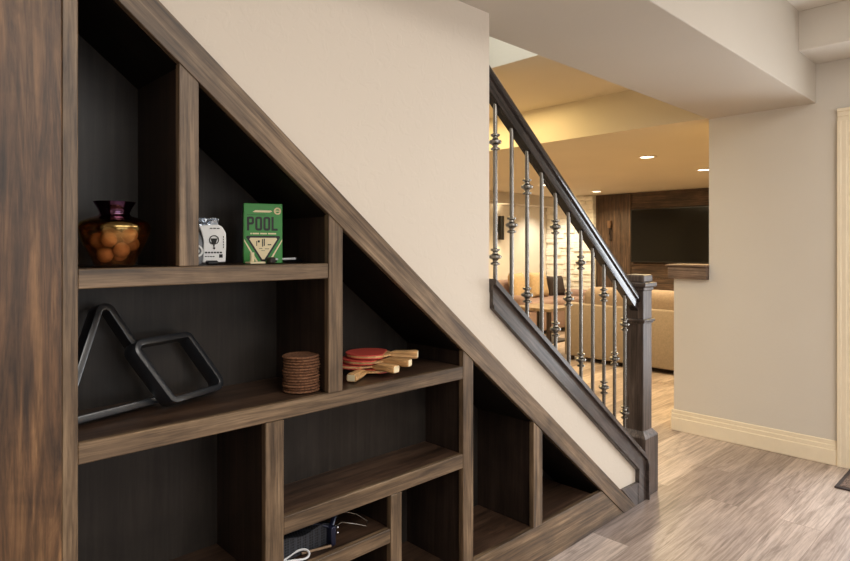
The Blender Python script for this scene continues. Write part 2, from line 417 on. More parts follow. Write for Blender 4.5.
kn = MB().lathe([(0, 0), (.026, 0), (.026, .006), (.01, .012), (.01, .03), (.024, .042), (.026, .054), (.018, .064), (0, .067)], 20, Matrix.Translation((RX + .029, .06, .93)) @ Matrix.Rotation(-PI / 2, 4, 'Y'))
kn.build('door_handle', M['nickel'], dr, smooth=40)

# stair skirt that caps the low stair wall
sk = MB()
sk.prism([(1.730, zc(1.730)), (2.935, zc(2.935)), (2.960, .19), (2.960, .002), (2.84, .002), (2.735, .088), (2.70, .115), (2.71, .108), (2.872, .108), (2.872, .188), (1.730, zc(1.730) - .090)][:0] or
         [(1.730, zc(1.730)), (2.935, zc(2.935)), (2.960, .19), (2.960, .002), (2.872, .002), (2.872, .170), (1.730, zc(1.730) - .088)], F0, WF - .0005)
sk.prism([(2.715, .116), (2.8725, .110), (2.8725, .002), (2.845, .002)], F0 + .002, WF - .0005)
sk.prism([(1.730, zc(1.730) - .074), (2.885, zc(2.885) - .074), (2.885, .110), (2.871, .110), (2.871, zc(2.871) - .090), (1.730, zc(1.730) - .090)], F0 - .006, F0 + .001)
sk.prism([(1.730, zc(1.730) + .022), (2.945, zc(2.945) + .022), (2.967, .19), (2.967, .002), (2.957, .002), (2.957, .185), (2.938, zc(2.938)), (1.730, zc(1.730))], F0 - .016, WB + .02)
struct(sk, 'trim_stair_skirt', M['skirt'])

# ================================================================ BUILT-IN SHELVING
sh = empty('built_in_shelving', (.35, F0, 0), 'dark stained built-in shelving with a sloping top under the stairs', 'shelving')
bx(-.42, .318, F0 - .002, F0 + .02, 0.0, BZ - .004, bev=.002).build('end_panel', M['panel'], sh)
bx(.3185, .349, F0, F0 + .02, 0.0, BZ - .004, bev=.002).build('stile', M['woodZ'], sh)
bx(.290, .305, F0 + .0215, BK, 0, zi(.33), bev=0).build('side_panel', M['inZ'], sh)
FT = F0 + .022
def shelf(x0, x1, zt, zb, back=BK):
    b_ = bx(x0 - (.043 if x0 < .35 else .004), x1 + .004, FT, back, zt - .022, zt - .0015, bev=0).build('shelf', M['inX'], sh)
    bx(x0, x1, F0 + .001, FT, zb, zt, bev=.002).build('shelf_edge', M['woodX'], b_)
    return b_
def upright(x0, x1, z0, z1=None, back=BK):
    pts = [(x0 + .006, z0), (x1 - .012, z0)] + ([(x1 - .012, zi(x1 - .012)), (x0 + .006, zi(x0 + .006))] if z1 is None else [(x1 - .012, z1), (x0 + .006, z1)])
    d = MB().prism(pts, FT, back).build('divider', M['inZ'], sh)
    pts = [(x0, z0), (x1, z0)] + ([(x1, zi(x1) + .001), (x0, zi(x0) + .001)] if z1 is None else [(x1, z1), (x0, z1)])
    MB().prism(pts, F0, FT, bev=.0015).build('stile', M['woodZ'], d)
shelf(.349, .992, 1.254, 1.211)
shelf(.349, 1.566, .878, .833)
shelf(.847, 1.566, .566, .516, 1.64)
shelf(.847, 1.229, .410, .366)
shelf(.349, .792, .405, .360)
upright(.564, .612, 1.255)
upright(.993, 1.043, .879)
upright(.792, .847, 0, .832)
upright(1.566, 1.620, 0)
upright(1.229, 1.275, 0, .515)
upright(1.985, 2.046, .166)
# plinth rail and floor boards
def plinth(x0, x1, zt):
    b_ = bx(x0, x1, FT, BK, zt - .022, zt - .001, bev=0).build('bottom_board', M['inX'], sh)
    return b_
b_ = plinth(1.61, 2.46, .166)
MB().prism([(1.6205, .166), (zi_x := (1.878 + .807 * .515 - .097 - .166) / .807, .166), (zi_x + .205, .001), (1.6205, .001)], F0 + .001, FT, bev=.001).build('bottom_rail', M['woodX'], b_)
for x0, x1 in ((.349, .792), (.847, 1.229), (1.275, 1.566)):
    b_ = plinth(x0 - .004, x1 + .004, .15)
    bx(x0, x1, F0 + .001, FT, .001, .15, bev=.0015).build('bottom_rail', M['woodX'], b_)
# sloping board on the face and the sloping lining behind it
x_end = 2.842
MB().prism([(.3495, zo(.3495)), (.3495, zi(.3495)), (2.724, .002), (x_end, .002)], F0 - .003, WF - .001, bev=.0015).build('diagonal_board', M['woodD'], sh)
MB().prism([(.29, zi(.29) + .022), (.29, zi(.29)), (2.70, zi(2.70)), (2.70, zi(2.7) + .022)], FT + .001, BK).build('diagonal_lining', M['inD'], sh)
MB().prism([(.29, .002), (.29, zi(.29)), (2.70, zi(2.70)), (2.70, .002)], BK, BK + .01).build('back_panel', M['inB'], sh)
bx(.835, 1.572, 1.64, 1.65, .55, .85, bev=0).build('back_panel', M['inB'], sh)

# ================================================================ STAIR RAILING
RY = 1.522
rl = empty('stair_railing', (3.04, RY, 0), 'dark wood stair railing with pewter balusters and square newel post', 'railing')
zr = lambda x: 1.942 - .781 * (x - 1.808)      # centre line of the handrail
pr = [(-.020, -.052), (.020, -.052), (.024, -.030), (.024, -.008), (.033, -.002), (.035, .020), (.030, .032), (.016, .042), (0, .045), (-.016, .042), (-.030, .032), (-.035, .020), (-.033, -.002), (-.024, -.008), (-.024, -.030)]
hrail = MB().sweep(pr, (1.729, RY, zr(1.729)), (2.992, RY, zr(2.992)), (0, -1, 0)).build('handrail', M['railD'], rl, smooth=35)
nx = 3.04
p_ = bx(nx - .049, nx + .049, RY - .049, RY + .049, .30, 1.10, bev=.003).build('newel_post', M['railZ'], rl)
mb = bx(nx - .073, nx + .073, RY - .073, RY + .073, 0, .305, bev=.003)
t = bmesh.new()
lo = [t.verts.new((nx + a * .073, RY + b * .073, .305)) for a, b in ((-1, -1), (1, -1), (1, 1), (-1, 1))]
hi = [t.verts.new((nx + a * .050, RY + b * .050, .335)) for a, b in ((-1, -1), (1, -1), (1, 1), (-1, 1))]
for k in range(4): t.faces.new((lo[k], lo[(k + 1) % 4], hi[(k + 1) % 4], hi[k]))
t.faces.new(hi); mb._take(t)
mb.build('base', M['railZ'], p_)
cm = bx(nx - .063, nx + .063, RY - .063, RY + .063, .908, .922, bev=.005, seg=2); cm.box(nx - .055, nx + .055, RY - .055, RY + .055, .898, .909, bev=.003)
cm.build('collar', M['railZ'], p_)
cp = bx(nx - .056, nx + .056, RY - .056, RY + .056, 1.072, 1.092, bev=.004); cp.box(nx - .070, nx + .070, RY - .070, RY + .070, 1.091, 1.116, bev=.006, seg=2)
cp.box(nx - .053, nx + .053, RY - .053, RY + .053, 1.115, 1.156, bev=.008, seg=2)
cp.build('cap', M['railZ'], p_)
KP = [(.0085, -.034), (.0185, -.031), (.0185, -.024), (.010, -.020), (.010, -.017), (.012, -.012), (.0245, -.005), (.0255, 0), (.0245, .005), (.012, .012), (.010, .017), (.010, .020), (.0185, .024), (.0185, .031), (.0085, .034)]
for i in range(11):
    x = 1.842 + .1044 * i
    zb, zt = zc(x) + .016, zr(x) - .046
    bal = MB().lathe([(0, zb), (.0088, zb), (.0088, zt), (0, zt)], 10, Matrix.Translation((x, RY, 0)))
    bal.lathe([(.016, 0), (.016, .004), (.0125, .02), (.0088, .022)], 12, Matrix.Translation((x, RY, zc(x) + .014)))
    o = bal.build('baluster', M['iron'], rl, smooth=40)
    for h in {0: (.19, .645), 1: (.40,), 2: (.19, .645), 3: ()}[i % 4]:
        MB().lathe(KP, 16, Matrix.Translation((x, RY, zc(x) + h))).build('knuckle', M['iron'], o, smooth=30)

# ================================================================ LIVING ROOM
lg = empty('bar_ledge', (RX, 1.747, 1.078), 'rough brown wooden ledge capping the low half wall below the television', 'ledge')
bx(RX - .035, RX + .20, 1.6205, 1.888, 1.0785, 1.165, bev=.003).build('slab', M['ledge'], lg)
bx(RX - .05, RX + .21, 1.6205, 1.900, 1.1655, 1.181, bev=.003).build('top_plate', M['ledge'], lg)

wp = empty('wood_panelling', (9.05, 4, 0), 'dark barn-wood panelling covering the far living room wall behind the television', 'panelling')
m_ = MB()
for k in range(4): m_.box(9.045, 9.079, 4.70 + .1475 * k + .002, 4.70 + .1475 * (k + 1) - .002, .02, BZ - .005, bev=.002)
m_.build('upright_planks', M['barnZ'], wp)
m_ = MB()
for k, (z0, z1) in enumerate(((.02, .30), (.30, .58), (.58, .82), (.82, 1.02), (1.02, 1.25), (1.25, 1.5), (1.5, 1.72), (1.72, 1.94), (1.94, BZ - .005))): m_.box(9.05, 9.079, 2.62, 4.66, z0 + .001, z1 - .001, bev=.002)
m_.build('level_planks', M['barnY'], wp)
bx(9.03, 9.079, 4.66, 4.70, .02, BZ - .005, bev=.003).build('batten', M['barnZ'], wp)
bx(9.03, 9.05, 2.62, 4.66, 1.925, 1.95, bev=.002).build('batten', M['barnY'], wp)
bx(9.03, 9.05, 2.62, 4.66, 1.02, 1.045, bev=.002).build('batten', M['barnY'], wp)
tv = empty('television', (9.0, 3.88, 1.067), 'large black flat television mounted on the barn-wood wall', 'television')
bx(8.965, 9.0495, 3.10, 4.626, 1.067, 1.906, bev=.004).build('housing', M['black'], tv)
bx(8.961, 8.966, 3.115, 4.611, 1.085, 1.892, bev=.001).build('screen', M['screen'], tv)
sc2 = empty('wall_lamp', (9.045, 5.01, 1.55), 'slim rusty wall lamp on the barn-wood panelling left of the television', 'lamp')
bx(9.02, 9.0445, 4.985, 5.035, 1.42, 1.62, bev=.006).build('backplate', M['darkwood'], sc2)
MB().lathe([(0, 0), (.03, .0), (.04, .12), (.038, .12), (.028, .005), (0, .005)], 16, Matrix.Translation((8.985, 5.01, 1.62))).build('shade', M['amber'], sc2, smooth=40)
MB().tube([(9.022, 5.01, 1.5), (8.985, 5.01, 1.52), (8.985, 5.01, 1.62)], .008).build('arm', M['darkwood'], sc2, smooth=60)

m_ = MB(); random.seed(3); z = .004
while z < BZ - .02:
    h = min(random.choice((.06, .075, .09, .11)), BZ - .004 - z); y = 5.295
    while y < 6.224:
        w = min(random.uniform(.14, .38), 6.225 - y)
        if 6.225 - y - w < .07: w = 6.225 - y
        m_.box(8.94 + random.uniform(0, .035), 9.079, y, y + w - .003, z, z + h - .003, bev=.005); y += w
    z += h
tag(m_.build('stone_pillar', M['stone']), 'pale stacked-stone pillar left of the barn-wood wall', 'pillar')

sn = empty('wall_sconce', (7.58, 6.2, 1.42), 'black cylinder up-and-down sconce on the cream living room wall', 'lamp')
bx(7.55, 7.61, 6.19, 6.229, 1.55, 1.68, bev=.004).build('backplate', M['black'], sn)
MB().lathe([(.045, 1.425), (.05, 1.425), (.05, 1.81), (.045, 1.81), (.045, 1.425)], 24, Matrix.Translation((7.58, 6.14, 0))).build('cylinder_shade', M['black'], sn, smooth=40)
MB().lathe([(0, 1.45), (.044, 1.45), (.044, 1.46), (0, 1.46)], 20, Matrix.Translation((7.58, 6.14, 0))).build('diffuser', M['lamp'], sn)
MB().lathe([(0, 1.77), (.044, 1.77), (.044, 1.78), (0, 1.78)], 20, Matrix.Translation((7.58, 6.14, 0))).build('diffuser', M['lamp'], sn)

# sofas
so = empty('sofa', (6.5, 2.9, 0), 'long tan sofa seen from behind with plump back cushions', 'sofa')
bx(6.0, 6.14, 1.70, 3.92, .05, .66, bev=.02, seg=3).build('back_frame', M['sofa'], so, smooth=40)
bx(6.14, 6.95, 1.70, 3.72, .05, .42, bev=.02, seg=3).build('seat_base', M['sofa'], so, smooth=40)
bx(6.14, 6.98, 3.72, 3.92, .05, .60, bev=.05, seg=4).build('arm', M['sofa'], so, smooth=40)
for k in range(3):
    y0 = 1.74 + .665 * k
    bx(6.035, 6.36, y0, y0 + .655, .46, .845, bev=.11, seg=6).build('back_cushion', M['sofac'], so, smooth=60)
    bx(6.30, 6.97, y0, y0 + .655, .421, .55, bev=.05, seg=4).build('seat_cushion', M['sofac'], so, smooth=60)
for x in (6.05, 6.9):
    for y in (1.75, 3.86): bx(x - .03, x + .03, y - .03, y + .03, 0, .05, bev=.004).build('foot', M['darkwood'], so)
s2 = empty('sofa', (7.9, 5.6, 0), 'mauve brown sofa against the far wall under the black sconce', 'sofa')
bx(6.9, 8.85, 5.2, 6.16, .06, .36, bev=.02, seg=3).build('seat_base', M['mauve'], s2, smooth=40)
bx(6.9, 8.85, 5.88, 6.16, .36, .78, bev=.06, seg=4).build('back_frame', M['mauve'], s2, smooth=40)
for k in range(2): bx(7.1 + .775 * k, 7.86 + .775 * k, 5.18, 5.88, .36, .50, bev=.05, seg=4).build('seat_cushion', M['mauve'], s2, smooth=60)
for x0 in (6.9, 8.66): bx(x0, x0 + .19, 5.2, 5.9, .36, .60, bev=.06, seg=4).build('arm', M['mauve'], s2, smooth=60)
for x in (6.96, 8.79):
    for y in (5.26, 6.1): bx(x - .03, x + .03, y - .03, y + .03, 0, .06, bev=.004).build('foot', M['darkwood'], s2)
def pillow(x, y, rz, mat, label, z=.68, w=.42):
    t = bmesh.new(); bmesh.ops.create_grid(t, x_segments=12, y_segments=12, size=.5)
    me_pts = [(v.co.x, v.co.y) for v in t.verts]; t.free()
    mb = MB()
    for sgn in (1, -1):
        t = bmesh.new(); bmesh.ops.create_grid(t, x_segments=14, y_segments=14, size=.5)
        for v in t.verts:
            u, q = v.co.x * 2, v.co.y * 2
            th = .085 * (max(0, (1 - u ** 4) * (1 - q ** 4))) ** .5
            pin = 1 - .07 * (1 - abs(u * q))
            v.co = Vector((v.co.x * w * pin, sgn * th, v.co.y * w * pin))
        mb._take(t)
    bmesh.ops.remove_doubles(mb.bm, verts=mb.bm.verts, dist=.0005)
    bmesh.ops.recalc_face_normals(mb.bm, faces=mb.bm.faces[:])
    o = mb.build('throw_pillow', mat, smooth=70); o.location = (x, y, z); o.rotation_euler = (math.radians(-14), 0, rz)
    return tag(o, label, 'cushion', 'throw pillows on the far sofa')
pillow(7.50, 5.74, .15, M['gold'], 'golden tan throw pillow on the mauve sofa, the left one of two', z=.70)
pillow(8.02, 5.74, -.1, M['gold'], 'golden tan throw pillow on the mauve sofa, the right one of two', z=.70)
pillow(8.50, 5.72, -.2, M['darkfab'], 'dark throw pillow at the right end of the mauve sofa', z=.66, w=.34)
et = empty('end_table', (6.15, 4.3, 0), 'square end table with light wooden top beside the tan sofa', 'table')
bx(5.85, 6.40, 4.02, 4.57, .545, .58, bev=.004).build('tabletop', M['tabletop'], et)
for x in (5.88, 6.37):
    for y in (4.05, 4.54): bx(x - .022, x + .022, y - .022, y + .022, 0, .545, bev=.003).build('leg', M['darkwood'], et)
bx(5.89, 6.36, 4.06, 4.53, .16, .18, bev=.003).build('lower_shelf', M['darkwood'], et)

# recessed lights (fitting plus a lamp in it)
def spot(loc, energy, size, col, blend=.6, rad=.05, rot=(0, 0, 0)):
    l = bpy.data.lights.new('spot_light', 'SPOT'); l.energy = energy; l.spot_size = size; l.spot_blend = blend; l.color = col; l.shadow_soft_size = rad
    o = bpy.data.objects.new('spot_light', l); COL.objects.link(o); o.location = loc; o.rotation_euler = rot; return o
WARM = (1, .78, .45)
for (x, y), lab in (((5.55, 2.695), 'round recessed ceiling light nearest the beam'), ((6.93, 2.70), 'round recessed ceiling light half hidden by the right wall edge'),
                    ((8.40, 4.90), 'round recessed ceiling light above the stone pillar'), ((7.0, 4.91), 'round recessed ceiling light half hidden by the handrail')):
    r = empty('recessed_light', (x, y, BZ), lab, 'ceiling light', 'recessed lights in the living room ceiling')
    MB().lathe([(.062, -.002), (.085, -.002), (.088, -.005), (.085, -.009), (.064, -.009), (.062, -.002)], 28, Matrix.Translation((x, y, BZ))).build('trim_ring', M['trim'], r, smooth=40)
    MB().lathe([(0, -.003), (.0625, -.003), (.0625, -.005), (0, -.005)], 28, Matrix.Translation((x, y, BZ))).build('diffuser', M['lamp'], r)
    spot((x, y, BZ - .03), 60, math.radians(150), WARM)

# door mat
tm = empty('door_mat', (4.02, .43, 0), 'brown fibre mat lying on the floor in front of the white door', 'mat')
bx(3.835, 4.205, .06, .807, .001, .010, bev=.002).build('border', M['darkfab'], tm)
bx(3.855, 4.185, .08, .787, .010, .014, bev=.002).build('pile', M['mat'], tm)

# ================================================================ THINGS ON THE SHELVES
# --- vase with balls
S1 = 1.2545
vx, vy = .455, 1.555
va = MB().lathe([(0, .002), (.040, .001), (.044, .004), (.055, .030), (.070, .060), (.079, .085), (.080, .095), (.072, .107), (.052, .116), (.036, .121), (.032, .127), (.036, .138), (.046, .155),
                 (.044, .155), (.034, .138), (.030, .127), (.034, .119), (.051, .113), (.070, .104), (.077, .095), (.076, .085), (.067, .060), (.052, .031), (.041, .007), (0, .006)], 48).build('glass_vase', M['glass'], smooth=60)
va.location = (vx, vy, S1); tag(va, 'amber glass vase with flared purple neck holding brown balls', 'vase')
random.seed(11); balls = []
def vr(z): return .043 + (z - .006) * (.033 / .08) if z < .086 else .074
tries = 0
while len(balls) < 13 and tries < 60000:
    tries += 1
    zmin = .0255 + .06 * tries / 60000
    zz = random.uniform(.0255, min(.078, zmin + .006)); rr = .0185
    lim = vr(zz - rr * .45) - rr * 1.08 - .002
    if lim <= 0: continue
    a = random.uniform(0, 2 * PI); q = lim * math.sqrt(random.random())
    p = Vector((q * math.cos(a), q * math.sin(a), zz))
    if all((p - b).length > .0372 for b in balls): balls.append(p)
b0 = None
for p in balls:
    if b0 is None:
        b0 = MB().ball((0, 0, 0), .0185).build('wooden_ball', M['ball'], smooth=80); o = b0
    else: o = b0.copy(); COL.objects.link(o)
    o.location = Vector((vx, vy, S1)) + p; o.rotation_euler = (random.random() * 6, random.random() * 6, 0)
    tag(o, 'orange-brown wooden ball piled inside the amber glass vase', 'ball', 'wooden balls in the glass vase')

# --- pouches
gp = empty('grey_pouch', (.655, 1.60, S1), 'grey pouch with white ring emblem half hidden by the upright', 'pouch')
def pouch_bm(cx, cy, w, h, d, z0, rz, lean=0, bend=0):
    t = bmesh.new(); bmesh.ops.create_cube(t, size=1)
    bmesh.ops.subdivide_edges(t, edges=t.edges[:], cuts=6, use_grid_fill=True)
    for v in t.verts:
        u, q, k = v.co.x * 2, v.co.y * 2, v.co.z + .5
        dd = d * (1 - .8 * k ** 3) * (1 - .55 * abs(u) ** 3)
        sx = w * (1 - .06 * math.sin(PI * k))
        v.co = Vector((v.co.x * sx + bend * (k ** 2), q * dd / 2 + lean * k, k * h))
    return t
mtx = lambda x, y, z, rz: Matrix.Translation((x, y, z)) @ Matrix.Rotation(rz, 4, 'Z')
m1 = mtx(.672, 1.600, S1, -.45)
MB()._take(pouch_bm(0, 0, .062, .088, .030, 0, 0), m1).build('pouch_body', M['grey'], gp, smooth=60)
def flat_ring(r0, r1, n=24): return [(r0 * math.cos(2 * PI * k / n), r0 * math.sin(2 * PI * k / n)) for k in range(n)], [(r1 * math.cos(2 * PI * k / n), r1 * math.sin(2 * PI * k / n)) for k in range(n)]
em = MB(); o_, i_ = flat_ring(.016, .011); em.ring(o_, i_, -.0008, .0008, m1 @ Matrix.Translation((.004, -.0185, .036)) @ Matrix.Rotation(-.06, 4, 'X'))
o_, i_ = flat_ring(.006, .0035, 12); em.ring(o_, i_, -.0008, .0008, m1 @ Matrix.Translation((.004, -.0185, .036)) @ Matrix.Rotation(-.06, 4, 'X'))
em.build('ring_emblem', M['white'], gp)

wpz = empty('white_pouch', (.70, 1.575, S1), 'white labelled pouch with black emblem and crumpled silver top', 'pouch')
m2 = mtx(.708, 1.575, S1, -.42)
MB().prism([(-.027, 0), (.032, .002), (.034, .05), (.033, .082), (.024, .098), (.012, .104), (-.036, .100), (-.030, .085), (-.024, .06), (-.024, .03)], -.012, .012, bev=.002, mtx=m2 @ Matrix.Translation((0, 0, .004))).build('pouch_body', M['white'], wpz)
t = pouch_bm(0, 0, .050, .026, .014, 0, 0); random.seed(2)
for v in t.verts: v.co += Vector((random.uniform(-.003, .003), random.uniform(-.004, .004), random.uniform(-.003, .003)))
MB()._take(t, m2 @ Matrix.Translation((-.012, .003, .0975))).build('foil_top', M['foil'], wpz)
ik = MB(); mk = m2 @ Matrix.Translation((0, -.0125, .004))
o_, i_ = flat_ring(.0125, .0105); ik.ring(o_, i_, -.0006, .0006, mk @ Matrix.Translation((.003, 0, .062)))
ik.prism([(-.006, .066), (.012, .066), (.008, .054), (.0045, .050), (.0045, .044), (.001, .044), (.001, .050), (-.003, .054)], -.0006, .0006, mtx=mk)
ik.prism([(-.001, .040), (.003, .043), (.007, .040), (.003, .036)], -.0006, .0006, mtx=mk)
for k in range(6): ik.box(-.020 + .0075 * k, -.0145 + .0075 * k, -.0006, .0006, .026, .030, bev=0, mtx=mk)
for k in range(4): ik.box(-.020 + .0065 * k, -.0155 + .0065 * k, -.0006, .0006, .016, .0185, bev=0, mtx=mk)
ik.box(.016, .025, -.0006, .0006, .014, .023, bev=0, mtx=mk)
for k in range(5): ik.box(.026, .028, -.0006, .0006, .040 + .007 * k, .0445 + .007 * k, bev=0, mtx=mk)
for k in range(3): ik.box(-.008 + .009 * k, -.001 + .009 * k, -.0006, .0006, .092, .0945, bev=0, mtx=mk)
ik.build('printed_emblem', M['ink'], wpz)
tag(bx(.676, .706, 1.535, 1.552, S1, S1 + .011, bev=.003).build('black_clip', M['black']), 'small black clip lying in front of the white pouch', 'clip')

# --- POOL box
RZ = -.36
bmx = mtx(.858, 1.577, S1, RZ)
pb = empty('game_box', (0, 0, 0), 'upright green game box lettered POOL with a cream triangle', 'box', mtx=bmx)
W2, HB, DB = .0545, .172, .026
bx(-W2, W2, -DB / 2, DB / 2, 0, HB, bev=.0015).build('box_body', M['green'], pb)
bx(-W2 - .0006, -W2 + .0002, -DB / 2 + .002, DB / 2 - .002, .02, HB - .03, bev=0).build('side_label', M['greenside'], pb)
yf = -DB / 2
LW, LH, LS = .0195, .040, .0062
def rrect(x0, x1, z0, z1, r, n=5):
    pts = []
    for cx, cz, a in ((x1 - r, z1 - r, 0), (x0 + r, z1 - r, PI / 2), (x0 + r, z0 + r, PI), (x1 - r, z0 + r, 1.5 * PI)):
        for k in range(n + 1): pts.append((cx + r * math.cos(a + PI / 2 * k / n), cz + r * math.sin(a + PI / 2 * k / n)))
    return pts
def flat_frame(mb, outer, inner): 
    t = bmesh.new(); n = len(outer)
    A = [t.verts.new((p[0], yf - .0006, p[1])) for p in outer]; B = [t.verts.new((p[0], yf - .0006, p[1])) for p in inner]
    for k in range(n): t.faces.new((A[k], A[(k + 1) % n], B[(k + 1) % n], B[k]))
    mb._take(t)
zl = .094
for k, ch in enumerate('POOL'):
    x0 = -.0455 + .0228 * k; x1 = x0 + LW; L = MB()
    if ch == 'O': flat_frame(L, rrect(x0, x1, zl, zl + LH, .007), rrect(x0 + LS, x1 - LS, zl + LS, zl + LH - LS, .0025))
    if ch == 'P':
        flat_frame(L, rrect(x0, x1, zl + .017, zl + LH, .0065), rrect(x0 + LS, x1 - LS, zl + .017 + LS, zl + LH - LS, .0022))
        L.box(x0, x0 + LS, yf - .0007, yf + .0002, zl, zl + LH - .001, bev=0)
    if ch == 'L':
        L.prism([(x0, zl), (x1 - .002, zl), (x1 - .002, zl + LS), (x0 + LS, zl + LS), (x0 + LS, zl + LH), (x0, zl + LH)], yf - .0006, yf + .0002)
    L.build('letter', M['ink'], pb)
MB().prism([(-.030, .1475), (-.022, .1525), (.020, .1525), (.026, .150), (.018, .1465), (-.026, .1465)], yf - .0006, yf + .0002).build('title_print', M['cream'], pb)
o_, i_ = flat_ring(.0105, .006); cr = MB().ring(o_, i_, yf - .0006, yf + .0002, Matrix.Translation((.040, 0, .151)))
cr.box(.033, .047, yf - .0006, yf + .0002, .1495, .1525, bev=0); cr.build('round_seal', M['cream'], pb)
for x0, x1 in ((-.036, -.032), (-.030, -.012), (-.009, .010), (.013, .036)): MB().box(x0, x1, yf - .0006, yf + .0002, .0835, .0875, bev=0).build('subtitle_print', M['cream'], pb)
for s in (-1, 1): MB().prism([(s * .0535, .070), (s * .0535, .064), (s * .020, .004), (s * .014, .004)], yf - .0006, yf + .0002).build('cream_stripe', M['cream'], pb)
tri = lambda c, s, hh: [(-s, c + hh), (s, c + hh), (s + .003, c + hh - .004), (.003, c - hh), (-.003, c - hh), (-s - .003, c + hh - .004)]
MB().prism(tri(.040, .045, .039), yf - .0009, yf - .0003).build('triangle_border', M['ink'], pb)
MB().prism(tri(.0425, .036, .031), yf - .0013, yf - .0008).build('triangle_panel', M['cream'], pb)
sk = MB()
for (x0, x1, z0, z1) in ((-.004, -.001, .048, .070), (.001, .004, .050, .071), (-.016, -.010, .060, .066), (.012, .022, .052, .055), (-.020, -.018, .050, .064), (-.012, -.003, .042, .0435), (.004, .016, .041, .0425), (-.006, .004, .036, .037)):
    sk.box(x0, x1, yf - .0017, yf - .0012, z0, z1, bev=0)
sk.build('triangle_sketch', M['ink'], pb)
MB().box(-.046, .006, yf - .0006, yf + .0002, .1385, .1395, bev=0).build('ink_line', M['ink'], pb)
# small bits in front of the box
o = MB().lathe([(0, 0), (.0055, 0), (.006, .001), (.006, .024), (.005, .026), (0, .026)], 16).build('cream_peg', M['cream'], smooth=40); o.location = (.808, 1.545, S1 + .006)
tag(o, 'short cream peg standing upright on a cream tile before the green box', 'peg')
tag(bx(.795, .842, 1.530, 1.560, S1, S1 + .0055, bev=.001).build('cream_tile', M['cream']), 'flat cream tile lying in front of the green box', 'tile')
tag(bx(.850, .870, 1.522, 1.544, S1, S1 + .018, bev=.003).build('chalk_cube', M['darkwood']), 'small dark cube in front of the green box tip', 'cube')
pn = empty('black_pen', (.95, 1.565, S1), 'black pen-like stick with a painted grey highlight lying right of the green box', 'stick')
def rod(p0, p1, r, seg=12): return MB().tube([p0, p1], r, seg)
rod((.872, 1.552, S1 + .0065), (.992, 1.590, S1 + .0065), .0062).build('barrel', M['black'], pn, smooth=40)
rod((.880, 1.5495, S1 + .0118), (.965, 1.5765, S1 + .0118), .0034).build('clip', M['cord'], pn, smooth=40)  # pale strip painting the highlight along the barrel's top

# --- triangle and diamond racks
S2 = .8785
def rounded(poly, rad, n=7):
    out = []; k = len(poly)
    for i in range(k):
        p, a, b = Vector(poly[i]), Vector(poly[i - 1]), Vector(poly[(i + 1) % k])
        u, v = (a - p).normalized(), (b - p).normalized(); half = u.angle(v) / 2
        t_ = rad / math.tan(half); c = p + (u + v).normalized() * (rad / math.sin(half))
        s0, s1 = p + u * t_ - c, p + v * t_ - c
        a0 = math.atan2(s0.y, s0.x); a1 = math.atan2(s1.y, s1.x); da = (a1 - a0 + PI) % (2 * PI) - PI
        for j in range(n + 1): out.append((c.x + rad * math.cos(a0 + da * j / n), c.y + rad * math.sin(a0 + da * j / n)))
    return out
def inset(poly, d):
    k = len(poly); res = []
    for i in range(k):
        p, a, b = Vector(poly[i]), Vector(poly[i - 1]), Vector(poly[(i + 1) % k])
        u, v = (a - p).normalized(), (b - p).normalized(); half = u.angle(v) / 2
        res.append(tuple(p + (u + v).normalized() * (d / math.sin(half))))
    return res
def rack(poly, rad, bar, depth, origin, ang, lean, name, label):
    q = inset(poly, bar)
    mb = MB(); mb.ring(rounded(poly, rad), rounded(q, max(.006, rad - bar)), -depth, 0)
    o = mb.build(name, M['rack'], smooth=30)
    # local x along the foot, local -y is the front, leaning back
    o.matrix_world = Matrix.Translation(origin) @ Matrix.Rotation(ang, 4, 'Z') @ Matrix.Rotation(-lean, 4, 'X')
    return tag(o, label, 'billiard rack', 'billiard racks')
Ld = math.radians(22)
rack([(0, 0), (.315, 0), (.1575, .312)], .028, .017, .040, (.322, 1.590, S2 + .0005), .30, math.radians(14), 'triangle_rack', 'large black triangle billiard rack leaning at the back of the shelf')
rack([(0, 0), (.205, 0), (.122, .183), (-.083, .183)], .028, .017, .045, (.585, 1.606, S2 + .0005), .39, Ld, 'diamond_rack', 'smaller black diamond-shaped billiard rack leaning on the triangle rack')

# --- coasters
names = ['bottommost', 'second from the bottom', 'third from the bottom', 'fourth from the bottom', 'fifth from the bottom', 'sixth from the bottom', 'middle one', 'sixth from the top', 'fifth from the top', 'fourth from the top', 'third from the top', 'second from the top', 'topmost']
random.seed(5); c0 = None
for k, nm in enumerate(names):
    if c0 is None:
        c0 = MB().lathe([(0, 0), (.048, 0), (.052, .001), (.0545, .0038), (.052, .0066), (.048, .0078), (.046, .0068), (0, .0068)], 40).build('woven_coaster', M['weave'], smooth=60); o = c0
    else: o = c0.copy(); COL.objects.link(o)
    o.location = ((.957) + random.uniform(-.002, .002), 1.528 + random.uniform(-.002, .002), S2 + .0082 * k); o.rotation_euler.z = random.random() * 6
    tag(o, 'round brown woven coaster in the shelf stack, ' + nm, 'coaster', 'woven coasters in the stack')

